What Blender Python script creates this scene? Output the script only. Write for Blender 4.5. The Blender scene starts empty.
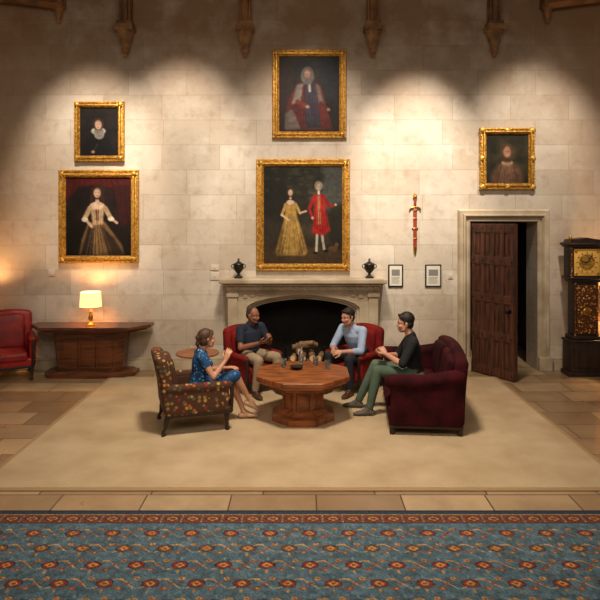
import bpy, bmesh, math, random
import numpy as np
from mathutils import Vector, Matrix
random.seed(7); rng=np.random.RandomState(5)
C=bpy.context
C.scene.view_settings.view_transform='Standard'

# ------------------------------------------------------------------ materials
def lin(c):
    o=[]
    for x in c[:3]:
        x=x/255.0
        o.append(x/12.92 if x<=0.04045 else ((x+0.055)/1.055)**2.4)
    return tuple(o)+(1.0,)
def newmat(name):
    m=bpy.data.materials.new(name); m.use_nodes=True
    nt=m.node_tree; b=nt.nodes['Principled BSDF']; return m,nt,b
def M(name,col,rough=.6,metal=0,var=None,scale=4,bump=0,bscale=60,sheen=0,coat=0,stretch=None,contrast=(.35,.65),spec=.5,detail=4):
    m,nt,b=newmat(name); N=nt.nodes; L=nt.links
    b.inputs['Roughness'].default_value=rough; b.inputs['Metallic'].default_value=metal
    b.inputs['Base Color'].default_value=lin(col)
    b.inputs['Specular IOR Level'].default_value=spec
    if sheen: b.inputs['Sheen Weight'].default_value=sheen; b.inputs['Sheen Tint'].default_value=lin(col)
    if coat: b.inputs['Coat Weight'].default_value=coat; b.inputs['Coat Roughness'].default_value=.2
    tc=N.new('ShaderNodeTexCoord'); mp=N.new('ShaderNodeMapping'); L.new(tc.outputs['Object'],mp.inputs[0])
    if stretch: mp.inputs['Scale'].default_value=stretch
    if var:
        n=N.new('ShaderNodeTexNoise'); n.inputs['Scale'].default_value=scale; n.inputs['Detail'].default_value=detail
        L.new(mp.outputs[0],n.inputs['Vector'])
        r=N.new('ShaderNodeValToRGB'); r.color_ramp.elements[0].position=contrast[0]; r.color_ramp.elements[1].position=contrast[1]
        r.color_ramp.elements[0].color=lin(col); r.color_ramp.elements[1].color=lin(var)
        L.new(n.outputs[0],r.inputs[0]); L.new(r.outputs[0],b.inputs['Base Color'])
    if bump:
        n2=N.new('ShaderNodeTexNoise'); n2.inputs['Scale'].default_value=bscale; n2.inputs['Detail'].default_value=3
        L.new(mp.outputs[0],n2.inputs['Vector'])
        bp=N.new('ShaderNodeBump'); bp.inputs['Strength'].default_value=bump; bp.inputs['Distance'].default_value=.01
        L.new(n2.outputs[0],bp.inputs['Height']); L.new(bp.outputs[0],b.inputs['Normal'])
    return m
def math_node(nt,op,a,b=None,clamp=False):
    n=nt.nodes.new('ShaderNodeMath'); n.operation=op; n.use_clamp=clamp
    for i,v in enumerate((a,b)):
        if v is None: continue
        if isinstance(v,(int,float)): n.inputs[i].default_value=v
        else: nt.links.new(v,n.inputs[i])
    return n.outputs[0]
def mixc(nt,f,a,b):
    n=nt.nodes.new('ShaderNodeMix'); n.data_type='RGBA'
    for s,v in ((n.inputs['Factor'],f),(n.inputs[6],a),(n.inputs[7],b)):
        if isinstance(v,(int,float,tuple)): s.default_value=v
        else: nt.links.new(v,s)
    return n.outputs[2]
def noise(nt,vec,scale,detail=4,rough=.5):
    n=nt.nodes.new('ShaderNodeTexNoise'); n.inputs['Scale'].default_value=scale; n.inputs['Detail'].default_value=detail
    n.inputs['Roughness'].default_value=rough
    nt.links.new(vec,n.inputs['Vector']); return n.outputs[0]
def ramp(nt,v,p0,p1):
    n=nt.nodes.new('ShaderNodeMapRange'); nt.links.new(v,n.inputs[0])
    n.inputs[1].default_value=p0; n.inputs[2].default_value=p1; return n.outputs[0]

def stone_wall():
    m,nt,b=newmat('ashlar_stone'); N=nt.nodes; L=nt.links
    tc=N.new('ShaderNodeTexCoord'); sp=N.new('ShaderNodeSeparateXYZ'); L.new(tc.outputs['Object'],sp.inputs[0])
    cb=N.new('ShaderNodeCombineXYZ'); L.new(sp.outputs[0],cb.inputs[0]); L.new(sp.outputs[2],cb.inputs[1])
    br=N.new('ShaderNodeTexBrick'); L.new(cb.outputs[0],br.inputs[0])
    br.inputs['Scale'].default_value=1; br.inputs['Brick Width'].default_value=.93; br.inputs['Row Height'].default_value=.40
    br.inputs['Mortar Size'].default_value=.004; br.inputs['Mortar Smooth'].default_value=.6; br.offset=.43; br.squash=.8; br.squash_frequency=3
    br.inputs['Color1'].default_value=lin((204,193,178)); br.inputs['Color2'].default_value=lin((182,169,151)); br.inputs['Mortar'].default_value=lin((156,141,122))
    v=tc.outputs['Object']
    n1=ramp(nt,noise(nt,v,.8,6,.6),.42,.68)
    c=mixc(nt,math_node(nt,'MULTIPLY',n1,.5),br.outputs[0],lin((160,137,112)))
    n2=ramp(nt,noise(nt,v,5,8,.65),.5,.8)
    c=mixc(nt,math_node(nt,'MULTIPLY',n2,.6),c,lin((142,118,94)))
    n4=ramp(nt,noise(nt,v,2.4,8,.7),.52,.75)
    c=mixc(nt,math_node(nt,'MULTIPLY',n4,.45),c,lin((218,211,199)))
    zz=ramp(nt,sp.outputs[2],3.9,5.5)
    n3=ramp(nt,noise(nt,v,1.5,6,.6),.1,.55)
    c=mixc(nt,math_node(nt,'MULTIPLY',math_node(nt,'MULTIPLY',zz,n3),.9),c,lin((124,93,64)))  # dirtier stone towards the top, with dimmer light there painted into the colour
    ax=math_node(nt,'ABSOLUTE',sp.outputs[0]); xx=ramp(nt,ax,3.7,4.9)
    c=mixc(nt,math_node(nt,'MULTIPLY',xx,.55),c,lin((138,102,68)))  # uneven lighting painted in: warm brown darkening towards both side edges
    L.new(c,b.inputs['Base Color']); b.inputs['Roughness'].default_value=.85
    h=math_node(nt,'ADD',math_node(nt,'MULTIPLY',br.outputs['Fac'],-.8),math_node(nt,'MULTIPLY',noise(nt,v,14,6,.6),.5))
    bp=N.new('ShaderNodeBump'); bp.inputs['Strength'].default_value=.4; bp.inputs['Distance'].default_value=.01
    L.new(h,bp.inputs['Height']); L.new(bp.outputs[0],b.inputs['Normal']); return m
def floor_mat():
    m,nt,b=newmat('flagstone'); N=nt.nodes; L=nt.links
    tc=N.new('ShaderNodeTexCoord'); v=tc.outputs['Object']
    mp=N.new('ShaderNodeMapping'); mp.inputs['Location'].default_value=(.35,.31,0); L.new(v,mp.inputs[0])
    br=N.new('ShaderNodeTexBrick'); L.new(mp.outputs[0],br.inputs[0]); br.offset=.37; br.squash=.75; br.squash_frequency=2
    br.inputs['Scale'].default_value=1; br.inputs['Brick Width'].default_value=.98; br.inputs['Row Height'].default_value=.45
    br.inputs['Mortar Size'].default_value=.007; br.inputs['Mortar Smooth'].default_value=.2
    br.inputs['Color1'].default_value=lin((192,164,128)); br.inputs['Color2'].default_value=lin((138,110,82)); br.inputs['Mortar'].default_value=lin((76,58,42))
    n1=ramp(nt,noise(nt,v,2.2,7,.6),.4,.7)
    c=mixc(nt,math_node(nt,'MULTIPLY',n1,.5),br.outputs[0],lin((120,94,68)))
    L.new(c,b.inputs['Base Color'])
    rr=N.new('ShaderNodeMapRange'); L.new(noise(nt,v,5,5),rr.inputs[0]); rr.inputs[3].default_value=.2; rr.inputs[4].default_value=.45
    L.new(rr.outputs[0],b.inputs['Roughness'])
    bp=N.new('ShaderNodeBump'); bp.inputs['Strength'].default_value=.4; bp.inputs['Distance'].default_value=.006
    L.new(math_node(nt,'ADD',math_node(nt,'MULTIPLY',br.outputs['Fac'],-1.0),math_node(nt,'MULTIPLY',noise(nt,v,9,5),.4)),bp.inputs['Height']); L.new(bp.outputs[0],b.inputs['Normal']); return m
def voro_mat(name,base,cols,scale,rough=.8,thr=.35,bump=.2):
    m,nt,b=newmat(name); N=nt.nodes; L=nt.links
    tc=N.new('ShaderNodeTexCoord'); v=tc.outputs['Object']
    vo=N.new('ShaderNodeTexVoronoi'); vo.inputs['Scale'].default_value=scale; L.new(v,vo.inputs['Vector'])
    sp=N.new('ShaderNodeSeparateColor'); L.new(vo.outputs['Color'],sp.inputs[0])
    cr=N.new('ShaderNodeValToRGB'); cr.color_ramp.interpolation='CONSTANT'
    e=cr.color_ramp.elements; e[0].position=0; e[0].color=lin(cols[0]); e[1].position=1/len(cols); e[1].color=lin(cols[1])
    for i in range(2,len(cols)):
        k=e.new(i/len(cols)); k.color=lin(cols[i])
    L.new(sp.outputs[0],cr.inputs[0])
    f=ramp(nt,math_node(nt,'ADD',vo.outputs['Distance'],math_node(nt,'MULTIPLY',noise(nt,v,scale*2,3),.25)),thr+.12,thr+.2)
    c=mixc(nt,f,cr.outputs[0],lin(base)); L.new(c,b.inputs['Base Color'])
    b.inputs['Roughness'].default_value=rough
    bp=N.new('ShaderNodeBump'); bp.inputs['Strength'].default_value=bump; bp.inputs['Distance'].default_value=.01
    L.new(noise(nt,v,60,3),bp.inputs['Height']); L.new(bp.outputs[0],b.inputs['Normal']); return m
def attr_mat(name,rough=.45,bump=.0,spec=.5):
    m,nt,b=newmat(name); N=nt.nodes; L=nt.links
    a=N.new('ShaderNodeAttribute'); a.attribute_name='Col'; L.new(a.outputs['Color'],b.inputs['Base Color']); b.inputs['Roughness'].default_value=rough
    b.inputs['Specular IOR Level'].default_value=spec
    if bump:
        tc=N.new('ShaderNodeTexCoord'); bp=N.new('ShaderNodeBump'); bp.inputs['Strength'].default_value=bump; bp.inputs['Distance'].default_value=.005
        L.new(noise(nt,tc.outputs['Object'],150,2),bp.inputs['Height']); L.new(bp.outputs[0],b.inputs['Normal'])
    return m
def emis(name,col,strength):
    m,nt,b=newmat(name); b.inputs['Base Color'].default_value=lin(col); b.inputs['Emission Color'].default_value=lin(col); b.inputs['Emission Strength'].default_value=strength; b.inputs['Roughness'].default_value=.8
    return m

mt=dict(
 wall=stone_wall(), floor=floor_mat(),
 stone=M('carved_stone',(192,176,150),.8,var=(160,141,114),scale=3,bump=.3,bscale=30),
 stoned=M('corbel_stone',(150,112,72),.85,var=(100,72,46),scale=6,bump=.5,bscale=25),
 soot=M('sooty_brick',(26,22,19),.95,var=(12,10,9),scale=5,bump=.5,bscale=12),
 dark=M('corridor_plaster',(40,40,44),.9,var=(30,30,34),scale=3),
 wood=M('mahogany',(112,60,30),.35,var=(68,34,17),scale=3,stretch=(1,1,9),coat=.3),
 woodt=M('walnut_table',(166,96,48),.4,var=(108,58,28),scale=5,stretch=(1,4,1),coat=.1),
 woodd=M('dark_oak',(52,32,22),.5,var=(28,17,12),scale=4,stretch=(6,6,1),bump=.3,bscale=30),
 doorw=M('oak_door',(98,56,38),.5,var=(52,29,20),scale=5,stretch=(6,6,.7),bump=.3,bscale=30),
 roofw=M('roof_oak',(150,102,54),.6,var=(84,56,28),scale=3,bump=.4,bscale=20),
 gold=M('gilt',(228,182,88),.42,metal=.65,var=(162,112,42),scale=30,bump=.8,bscale=45),
 brass=M('brass',(200,150,70),.3,metal=1),
 bronze=M('bronze_urn',(34,30,28),.4,metal=.6,var=(58,48,38),scale=20),
 red=M('red_velvet',(132,26,22),.8,var=(94,14,16),scale=6,bump=.15,bscale=90,spec=.25),
 redl=M('red_leather',(160,28,22),.45,var=(122,18,14),scale=5,bump=.15,bscale=60),
 burg=M('burgundy_velvet',(66,13,20),.85,var=(34,5,10),scale=5,sheen=.15,bump=.15,bscale=80,spec=.15),
 flor=voro_mat('floral_tapestry',(74,44,26),[(176,84,36),(140,118,60),(186,140,74),(134,42,30),(90,90,62)],20,.85,.34),
 rug=M('wool_rug',(200,177,144),.95,var=(176,151,118),scale=2.2,bump=.7,bscale=90,detail=12,spec=.1,contrast=(.3,.75)),
 rugb=M('rug_binding',(166,136,98),.95),
 shade=emis('lampshade',(255,206,136),1.5),
 iron=M('black_iron',(22,21,21),.5,metal=.8),
 bark=M('log_bark',(140,108,74),.9,var=(84,60,40),scale=14,bump=.6,bscale=30),
 logend=M('log_end',(226,192,142),.8,var=(196,154,104),scale=10),
 paper=M('paper',(206,200,186),.7), ink=M('ink',(120,116,108),.7),
 black=M('black_lacquer',(24,20,18),.35), white=M('white_plastic',(196,186,168),.5),
 glass=M('glass',(235,240,240),.05), velvet_red=M('scabbard',(140,44,30),.5),
 marq=voro_mat('marquetry',(84,46,22),[(204,142,66),(150,92,40),(228,176,92)],26,.35,.3,.1),
 face=M('gilt_dial',(250,196,96),.5,metal=.15),
)
g=mt['glass'].node_tree.nodes['Principled BSDF']; g.inputs['Transmission Weight'].default_value=.95
skinA=M('skin_tan',(150,98,72),.5,var=(138,86,62),scale=9); skinB=M('skin_light',(206,152,124),.5,var=(192,136,110),scale=9)
skinW=M('skin_woman',(206,152,122),.5,var=(196,138,108),scale=9)
lipA=M('lips_dark',(124,66,56),.5); lipB=M('lips',(172,96,86),.5)
eyew=M('eye_white',(225,220,212),.25); iris=M('iris_dark',(34,22,16),.2)
hairD=M('hair_dark',(34,24,18),.55,var=(20,14,10),scale=40,bump=.5,bscale=120)
hairG=M('hair_grey_stubble',(66,56,50),.7,var=(44,36,32),scale=40,bump=.4,bscale=120)
hairB=M('hair_brown',(92,62,40),.5,var=(60,38,24),scale=40,bump=.5,bscale=120)
navy=M('navy_polo',(32,42,62),.85,var=(24,32,50),scale=5,bump=.35,bscale=18)
beige=M('beige_chinos',(172,150,122),.85,var=(150,128,100),scale=5,bump=.4,bscale=14)
sky=M('pale_blue_shirt',(176,194,222),.8,var=(150,170,204),scale=6,bump=.45,bscale=16)
dnavy=M('dark_trousers',(34,36,48),.85,var=(24,26,36),scale=5,bump=.35,bscale=14)
blk=M('black_shirt',(26,26,30),.85,var=(18,18,22),scale=5,bump=.4,bscale=16)
green=M('sage_trousers',(92,110,92),.85,var=(72,92,74),scale=5,bump=.4,bscale=14)
shoe=M('grey_suede',(92,86,80),.8); shoeb=M('brown_leather',(74,44,28),.45); sandal=M('nude_shoe',(190,150,120),.5)
belt=M('belt_leather',(40,26,18),.4)
dress=voro_mat('blue_print_dress',(24,70,124),[(60,150,196),(18,34,76),(130,180,196),(34,110,130)],30,.8,.3,.25)

# ------------------------------------------------------------------ mesh builder
def nrm(v):
    v=np.asarray(v,float); return v/ (np.linalg.norm(v)+1e-12)
def loft_geo(pts,rads,side,seg=16,cap=True):
    pts=np.asarray(pts,float); rads=[(r,r) if np.isscalar(r) else tuple(r) for r in rads]; n=len(pts)
    T=[nrm(pts[min(i+1,n-1)]-pts[max(i-1,0)]) for i in range(n)]
    rings=[]
    if cap:
        r=min(rads[0])
        for a in (82,58,30):
            a=math.radians(a); rings.append((pts[0]-T[0]*r*math.sin(a),T[0],rads[0][0]*math.cos(a),rads[0][1]*math.cos(a)))
    for i in range(n): rings.append((pts[i],T[i],rads[i][0],rads[i][1]))
    if cap:
        r=min(rads[-1])
        for a in (30,58,82):
            a=math.radians(a); rings.append((pts[-1]+T[-1]*r*math.sin(a),T[-1],rads[-1][0]*math.cos(a),rads[-1][1]*math.cos(a)))
    V=[];F=[]
    for c,t,a,b in rings:
        s=np.asarray(side,float); s=s-np.dot(s,t)*t
        if np.linalg.norm(s)<1e-3: s=np.cross(t,[.3,.9,.2])
        s=nrm(s); v=np.cross(t,s)
        for k in range(seg):
            th=2*math.pi*k/seg; V.append(tuple(c+s*a*math.cos(th)+v*b*math.sin(th)))
    m=len(rings)
    for i in range(m-1):
        for k in range(seg):
            k2=(k+1)%seg; F.append((i*seg+k,i*seg+k2,(i+1)*seg+k2,(i+1)*seg+k))
    F.append(tuple(range(seg-1,-1,-1))); F.append(tuple(range((m-1)*seg,m*seg)))
    return V,F
def ball_geo(c,r,axes=None,seg=16,rg=10):
    A=np.eye(3) if axes is None else np.array(axes,float); c=np.asarray(c,float)
    V=[tuple(c+A[2]*r[2])];F=[]
    for i in range(1,rg):
        ph=math.pi*i/rg
        for k in range(seg):
            th=2*math.pi*k/seg
            V.append(tuple(c+A[0]*r[0]*math.sin(ph)*math.cos(th)+A[1]*r[1]*math.sin(ph)*math.sin(th)+A[2]*r[2]*math.cos(ph)))
    V.append(tuple(c-A[2]*r[2])); e=len(V)-1
    for k in range(seg):
        k2=(k+1)%seg; F.append((0,1+k,1+k2)); F.append((e,1+(rg-2)*seg+k2,1+(rg-2)*seg+k))
        for i in range(rg-2): F.append((1+i*seg+k,1+(i+1)*seg+k,1+(i+1)*seg+k2,1+i*seg+k2))
    return V,F
def rbox_geo(h,r=0,n=1):
    def ax(H):
        if r<=0: return list(np.linspace(-H,H,n+1))
        R=min(r,H*.98); a=list(np.linspace(-H,-(H-R),4)); b=list(np.linspace(-(H-R),H-R,n+1)); c=list(np.linspace(H-R,H,4)); return a[:-1]+b+c[1:]
    A=[ax(H) for H in h]; idx={};V=[];F=[]
    def vid(p):
        k=tuple(round(x,5) for x in p)
        if k not in idx:
            idx[k]=len(V)
            if r>0:
                inn=[max(-(H-min(r,H*.98)),min(H-min(r,H*.98),x)) for x,H in zip(p,h)]
                rr=[min(r,H*.98) for H in h]
                d=[(x-i)/q for x,i,q in zip(p,inn,rr)]; l=math.sqrt(sum(x*x for x in d)) or 1
                p=[i+x/l*q for i,x,q in zip(inn,d,rr)]
            V.append(tuple(p))
        return idx[k]
    for a in range(3):
        b,c=(a+1)%3,(a+2)%3
        for s in (-1,1):
            for i in range(len(A[b])-1):
                for j in range(len(A[c])-1):
                    q=[]
                    for (u,w) in ((i,j),(i+1,j),(i+1,j+1),(i,j+1)):
                        p=[0,0,0]; p[a]=s*h[a]; p[b]=A[b][u]; p[c]=A[c][w]; q.append(vid(p))
                    if s<0: q=q[::-1]
                    if len(set(q))==4: F.append(tuple(q))
    return V,F
class MB:
    def __init__(s): s.V=[];s.F=[];s.Mi=[];s.mats=[]
    def mi(s,m):
        if isinstance(m,str): m=mt[m]
        if m not in s.mats: s.mats.append(m)
        return s.mats.index(m)
    def add(s,V,F,m,T=None):
        o=len(s.V)
        if T is not None: V=[tuple(T@Vector(v)) for v in V]
        s.V+=list(V); s.F+=[tuple(i+o for i in f) for f in F]; s.Mi+=[s.mi(m)]*len(F)
    def box(s,lo,hi,m,r=0,n=1,fn=None,puff=0,T=None):
        h=[(b-a)/2 for a,b in zip(lo,hi)]; c=[(b+a)/2 for a,b in zip(lo,hi)]
        V,F=rbox_geo(h,r,n); O=[]
        for v in V:
            z=v[2]
            if puff and z>0: z+=puff*max(0,1-(v[0]/h[0])**2)*max(0,1-(v[1]/h[1])**2)
            p=(v[0]+c[0],v[1]+c[1],z+c[2])
            O.append(fn(p) if fn else p)
        s.add(O,F,m,T)
    def lathe(s,prof,c,m,seg=24,T=None,cap=True):
        V=[];F=[]
        for r,z in prof:
            for k in range(seg):
                th=2*math.pi*(k+.5)/seg; V.append((c[0]+r*math.cos(th),c[1]+r*math.sin(th),c[2]+z))
        n=len(prof)
        for i in range(n-1):
            for k in range(seg):
                k2=(k+1)%seg; F.append((i*seg+k,i*seg+k2,(i+1)*seg+k2,(i+1)*seg+k))
        if cap: F.append(tuple(range(seg-1,-1,-1))); F.append(tuple(range((n-1)*seg,n*seg)))
        s.add(V,F,m,T)
    def loft(s,p,r,m,side=(0,0,1),seg=14,cap=True,T=None):
        V,F=loft_geo(p,r,side,seg,cap); s.add(V,F,m,T)
    def ball(s,c,r,m,seg=14,rg=8,T=None):
        if np.isscalar(r): r=(r,r,r)
        V,F=ball_geo(c,r,None,seg,rg); s.add(V,F,m,T)
    def prism(s,poly,z0,z1,m,T=None,scale1=1.0):
        n=len(poly); cx=sum(p[0] for p in poly)/n; cy=sum(p[1] for p in poly)/n
        V=[(x,y,z0) for x,y in poly]+[(cx+(x-cx)*scale1,cy+(y-cy)*scale1,z1) for x,y in poly]
        F=[tuple(range(n-1,-1,-1)),tuple(range(n,2*n))]+[(i,(i+1)%n,n+(i+1)%n,n+i) for i in range(n)]
        s.add(V,F,m,T)
    def build(s,name,loc=(0,0,0),yaw=0,smooth=True,fix=True,ang=40):
        me=bpy.data.meshes.new(name); me.from_pydata(s.V,[],s.F)
        for m in s.mats: me.materials.append(m)
        me.polygons.foreach_set('material_index',s.Mi)
        if fix:
            bm=bmesh.new(); bm.from_mesh(me); bmesh.ops.recalc_face_normals(bm,faces=bm.faces); bm.to_mesh(me); bm.free()
        if smooth:
            me.polygons.foreach_set('use_smooth',[True]*len(me.polygons)); me.set_sharp_from_angle(angle=math.radians(ang))
        me.update()
        ob=bpy.data.objects.new(name,me); C.collection.objects.link(ob); ob.location=loc; ob.rotation_euler=(0,0,yaw); return ob
def octo(w,cx=0,cy=0,rot=22.5,n=8):
    R=w/2/math.cos(math.pi/n)
    return [(cx+R*math.cos(math.radians(rot)+2*math.pi*k/n),cy+R*math.sin(math.radians(rot)+2*math.pi*k/n)) for k in range(n)]

# ------------------------------------------------------------------ room shell
b=MB(); Y0,Y1=0,.45
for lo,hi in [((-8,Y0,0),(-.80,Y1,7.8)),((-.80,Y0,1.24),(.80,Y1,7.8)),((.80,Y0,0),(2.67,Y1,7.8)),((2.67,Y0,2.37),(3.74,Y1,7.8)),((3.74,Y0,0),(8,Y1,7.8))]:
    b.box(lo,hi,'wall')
b.box((-.80,.42,0),(.80,.45,1.24),'soot'); b.box((-.80,.02,0),(-.79,.42,1.24),'soot'); b.box((.79,.02,0),(.80,.42,1.24),'soot'); b.box((-.80,.02,1.23),(.80,.42,1.24),'soot')
b.build('wall_north',smooth=False)
b=MB(); b.box((-8,-12,-.1),(8,3,0),'floor'); b.build('floor',smooth=False)
b=MB(); b.box((-8,-12,7.8),(8,.45,7.9),'roofw')
for y in (-2,-5,-8,-11): b.box((-8,y-.12,7.55),(8,y+.12,7.8),'roofw')
b.build('ceiling',smooth=False)
for nm,x0,x1 in (('trim_1',-8,-1.20),('trim_2',1.20,2.44),('trim_3',4.0,8)):
    b=MB(); b.box((x0,-.05,0),(x1,0,.16),'stone',r=.008); b.box((x0,-.03,.16),(x1,0,.2),'stone',r=.008); b.build(nm)
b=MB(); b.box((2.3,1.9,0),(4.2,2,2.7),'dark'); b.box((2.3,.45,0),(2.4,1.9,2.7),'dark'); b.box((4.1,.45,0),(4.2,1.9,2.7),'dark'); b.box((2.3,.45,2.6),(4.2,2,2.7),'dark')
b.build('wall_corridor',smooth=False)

# stone door surround: moulded profile swept round the opening
b=MB(); V=[];F=[]
prof=[(0,-.0),(0,.03),(.015,.045),(.035,.05),(.045,.035),(.06,.035),(.075,.07),(.095,.09),(.115,.085),(.125,.06),(.15,.055),(.175,.055),(.19,.03),(.20,0)]
for o,d in prof: V+=[(2.67-o,-d,0),(2.67-o,-d,2.37+o),(3.74+o,-d,2.37+o),(3.74+o,-d,0)]
for i in range(len(prof)-1):
    for k in range(3): F.append((4*i+k,4*i+k+1,4*i+5+k,4*i+4+k))
b.add(V,F,'stone')
b.box((2.46,-.11,0),(2.665,0,.22),'stone',r=.012); b.box((3.745,-.11,0),(3.95,0,.22),'stone',r=.012)
b.build('trim_door_surround')
# door leaf
b=MB(); W=.80;H=2.33
b.box((0,-.03,0),(W,.03,H),'doorw')
for s in (-1,1):
    y0,y1=(-.045,-.028) if s<0 else (.028,.045)
    for i in range(5):
        x=i*(W-.07)/4; b.box((x,y0,0),(x+.07,y1,H),'doorw',r=.006)
    for z in (0,.55,1.12,1.7,H-.14): b.box((0,y0-.004*(s<0),z),(W,y1+.004*(s>0),z+.13),'doorw',r=.006)
    for i in range(4):
        for (z0,z1) in ((.68,1.12),(1.25,1.7),(1.83,H-.14),(.13,.55)):
            x=i*(W-.07)/4+.07; w=(W-.07)/4-.07
            b.box((x+.03,y0+.004 if s<0 else y0-.006,z0+.04),(x+w-.03,y1,z1-.04),'doorw',r=.005)
    for i in range(5):
        for z in (.06,.61,1.18,1.76,H-.07): b.ball((i*(W-.07)/4+.035,s*.05,z),.011,'iron',8,5)
b.lathe([(.03,0),(.03,.01),(.012,.015),(.012,.04),(.028,.05),(.028,.07),(.01,.085)],(0,0,0),'iron',12,T=Matrix.Translation((W-.07,-.045,1.02))@Matrix.Rotation(math.radians(90),4,'X'))
b.build('door_1',loc=(2.71,-.06,.015),yaw=math.radians(-57))

# corbels and roof braces
for x in (-2.80,-.91,1.10,3.02):
    b=MB()
    b.lathe([(.02,0),(.04,.03),(.035,.06),(.065,.10),(.06,.16),(.10,.26),(.095,.30),(.125,.36),(.125,.42)],(x,-.13,4.98),'stoned',14)
    b.box((x-.14,-.28,5.38),(x+.14,0,5.46),'stoned',r=.01); b.box((x-.12,-.25,5.46),(x+.12,0,5.52),'roofw',r=.01)
    b.box((x-.085,-.18,5.5),(x+.085,0,7.75),'roofw',r=.012)
    P=[]
    for i in range(11):
        a=math.pi/2*i/10; P.append((x,-.14-2.1*(1-math.cos(a)),5.48+2.2*math.sin(a)))
    b.loft(P,[(.065,.10)]*11,'roofw',side=(1,0,0),seg=8)
    b.build('roof_corbel_brace')
for s in (-1,1):
    b=MB(); xa=3.86
    P=[(s*(xa+t*2.8),-.18,5.78+.13*math.sin(t*math.pi)) for t in np.linspace(0,1,9)]
    b.loft(P,[(.09,.07)]*9,'roofw',side=(0,1,0),seg=8)
    b.lathe([(.015,0),(.035,.03),(.03,.06),(.06,.11),(.055,.16),(.09,.22),(.09,.3)],(s*xa,-.12,5.52),'roofw',12)
    b.box((s*xa-.08,-.22,5.75),(s*xa+.08,0,6.6),'roofw',r=.012); b.box((min(s*4.0,s*7),-.2,5.93),(max(s*4.0,s*7),0,6.2),'roofw')
    b.build('roof_timber_bracket')

# ------------------------------------------------------------------ fireplace
b=MB()
def arch(hw,zs,za,n=28):
    P=[]
    for i in range(n+1):
        x=-hw+2*hw*i/n; u=abs(x)/hw
        P.append((x,zs+(za-zs)*((1-u**3.2)**.6*.62+(1-u)*.38)))
    return P
def archframe(hw,zs,za,HW,ZT,yf,yb,m='stone'):
    P=arch(hw,zs,za); V=[];F=[]
    for x,z in P: V+=[(x,yf,z),(x,yf,ZT),(x,yb,z),(x,yb,ZT)]
    for i in range(len(P)-1):
        a=4*i;c=a+4
        F+=[(a,c,c+1,a+1),(a,a+2,c+2,c),(a+1,c+1,c+3,a+3),(a+2,a+3,c+3,c+2)]
    b.add(V,F,m)
    for s in (-1,1): b.box((min(s*hw,s*HW),yf,0),(max(s*hw,s*HW),yb,ZT),m)
archframe(.88,1.04,1.24,1.17,1.30,-.26,0)
archframe(.84,1.01,1.205,.89,1.27,-.21,.0)
archframe(.80,.98,1.165,.85,1.24,-.16,.0)
for s in (-1,1):
    x0,x1=sorted((s*1.17,s*1.02)); b.box((x0,-.29,0),(x1,-.2,1.30),'stone',r=.012)
    x0,x1=sorted((s*1.19,s*.99)); b.box((x0,-.32,0),(x1,-.2,.16),'stone',r=.012)
    x0,x1=sorted((s*1.19,s*1.0)); b.box((x0,-.31,1.2),(x1,-.2,1.26),'stone',r=.012)
    for k in range(3):
        xx=s*(.9-.13*k*.9); b.box((xx-.035,-.275,1.185+.02*k),(xx+.035,-.25,1.255),'stone',r=.008)
b.box((-1.0,-.28,1.265),(1.0,-.25,1.30),'stone',r=.008)
for i in range(25):
    x=-1.12+i*2.24/24; b.box((x-.03,-.335,1.315),(x+.03,-.25,1.365),'stone',r=.01)
b.box((-1.19,-.31,1.295),(1.19,0,1.38),'stone',r=.012)
b.box((-1.24,-.36,1.375),(1.24,0,1.425),'stone',r=.018)
b.box((-1.29,-.42,1.42),(1.29,0,1.49),'stone',r=.015)
b.build('fireplace',loc=(0,-.003,0))
# log basket
b=MB()
for x in (-.3,.3):
    b.loft([(x,-.16,.03),(x,-.16,.42)],[.012]*2,'iron',seg=8); b.ball((x,-.16,.44),.022,'iron'); b.loft([(x,.16,.03),(x,.16,.3)],[.012]*2,'iron',seg=8)
for z in (.12,.2,.28): b.loft([(-.3,-.16,z),(.3,-.16,z)],[.009]*2,'iron',seg=8)
for y in (-.12,-.04,.04,.12): b.loft([(-.3,y,.12),(.3,y,.12)],[.009]*2,'iron',seg=8)
for i in range(9):
    r=random.uniform(.044,.060); row=i//4; x=-.21+(i%4)*.135+row*.05; z=.18+row*.10
    a=random.uniform(-.15,.15); p=Vector((x-a*.2,-.17,z)); q=Vector((x+a*.2,.15,z+random.uniform(-.01,.02)))
    b.loft([p,q],[r,r*.95],'bark',side=(1,0,0),seg=12,cap=False)
    b.loft([p+Vector((0,-.003,0)),p],[r*.9,r*.9],'logend',side=(1,0,0),seg=12,cap=False)
for i in range(3):
    b.loft([(-.2+.06*i,-.02+.03*i,.42+.02*i),(.2-.03*i,.03-.03*i,.45+.02*i)],[.042,.036],'bark',seg=10,cap=False)
b.build('log_basket',loc=(.03,-.24,0))

# mantel urns
for x in (-1.01,1.04):
    b=MB()
    b.box((-.06,-.06,0),(.06,.06,.025),'bronze',r=.005)
    b.lathe([(.05,.025),(.04,.035),(.018,.06),(.022,.075),(.05,.10),(.075,.14),(.082,.18),(.078,.2),(.09,.215),(.085,.225),(.05,.24),(.02,.262),(.012,.275),(.02,.29),(.008,.31)],(0,0,0),'bronze',20)
    for s in (-1,1): b.loft([(s*.075,0,.15),(s*.11,0,.17),(s*.112,0,.2),(s*.085,0,.212)],[.007]*4,'bronze',side=(0,1,0),seg=8)
    b.build('mantel_urn',loc=(x,-.2,1.491))

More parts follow.
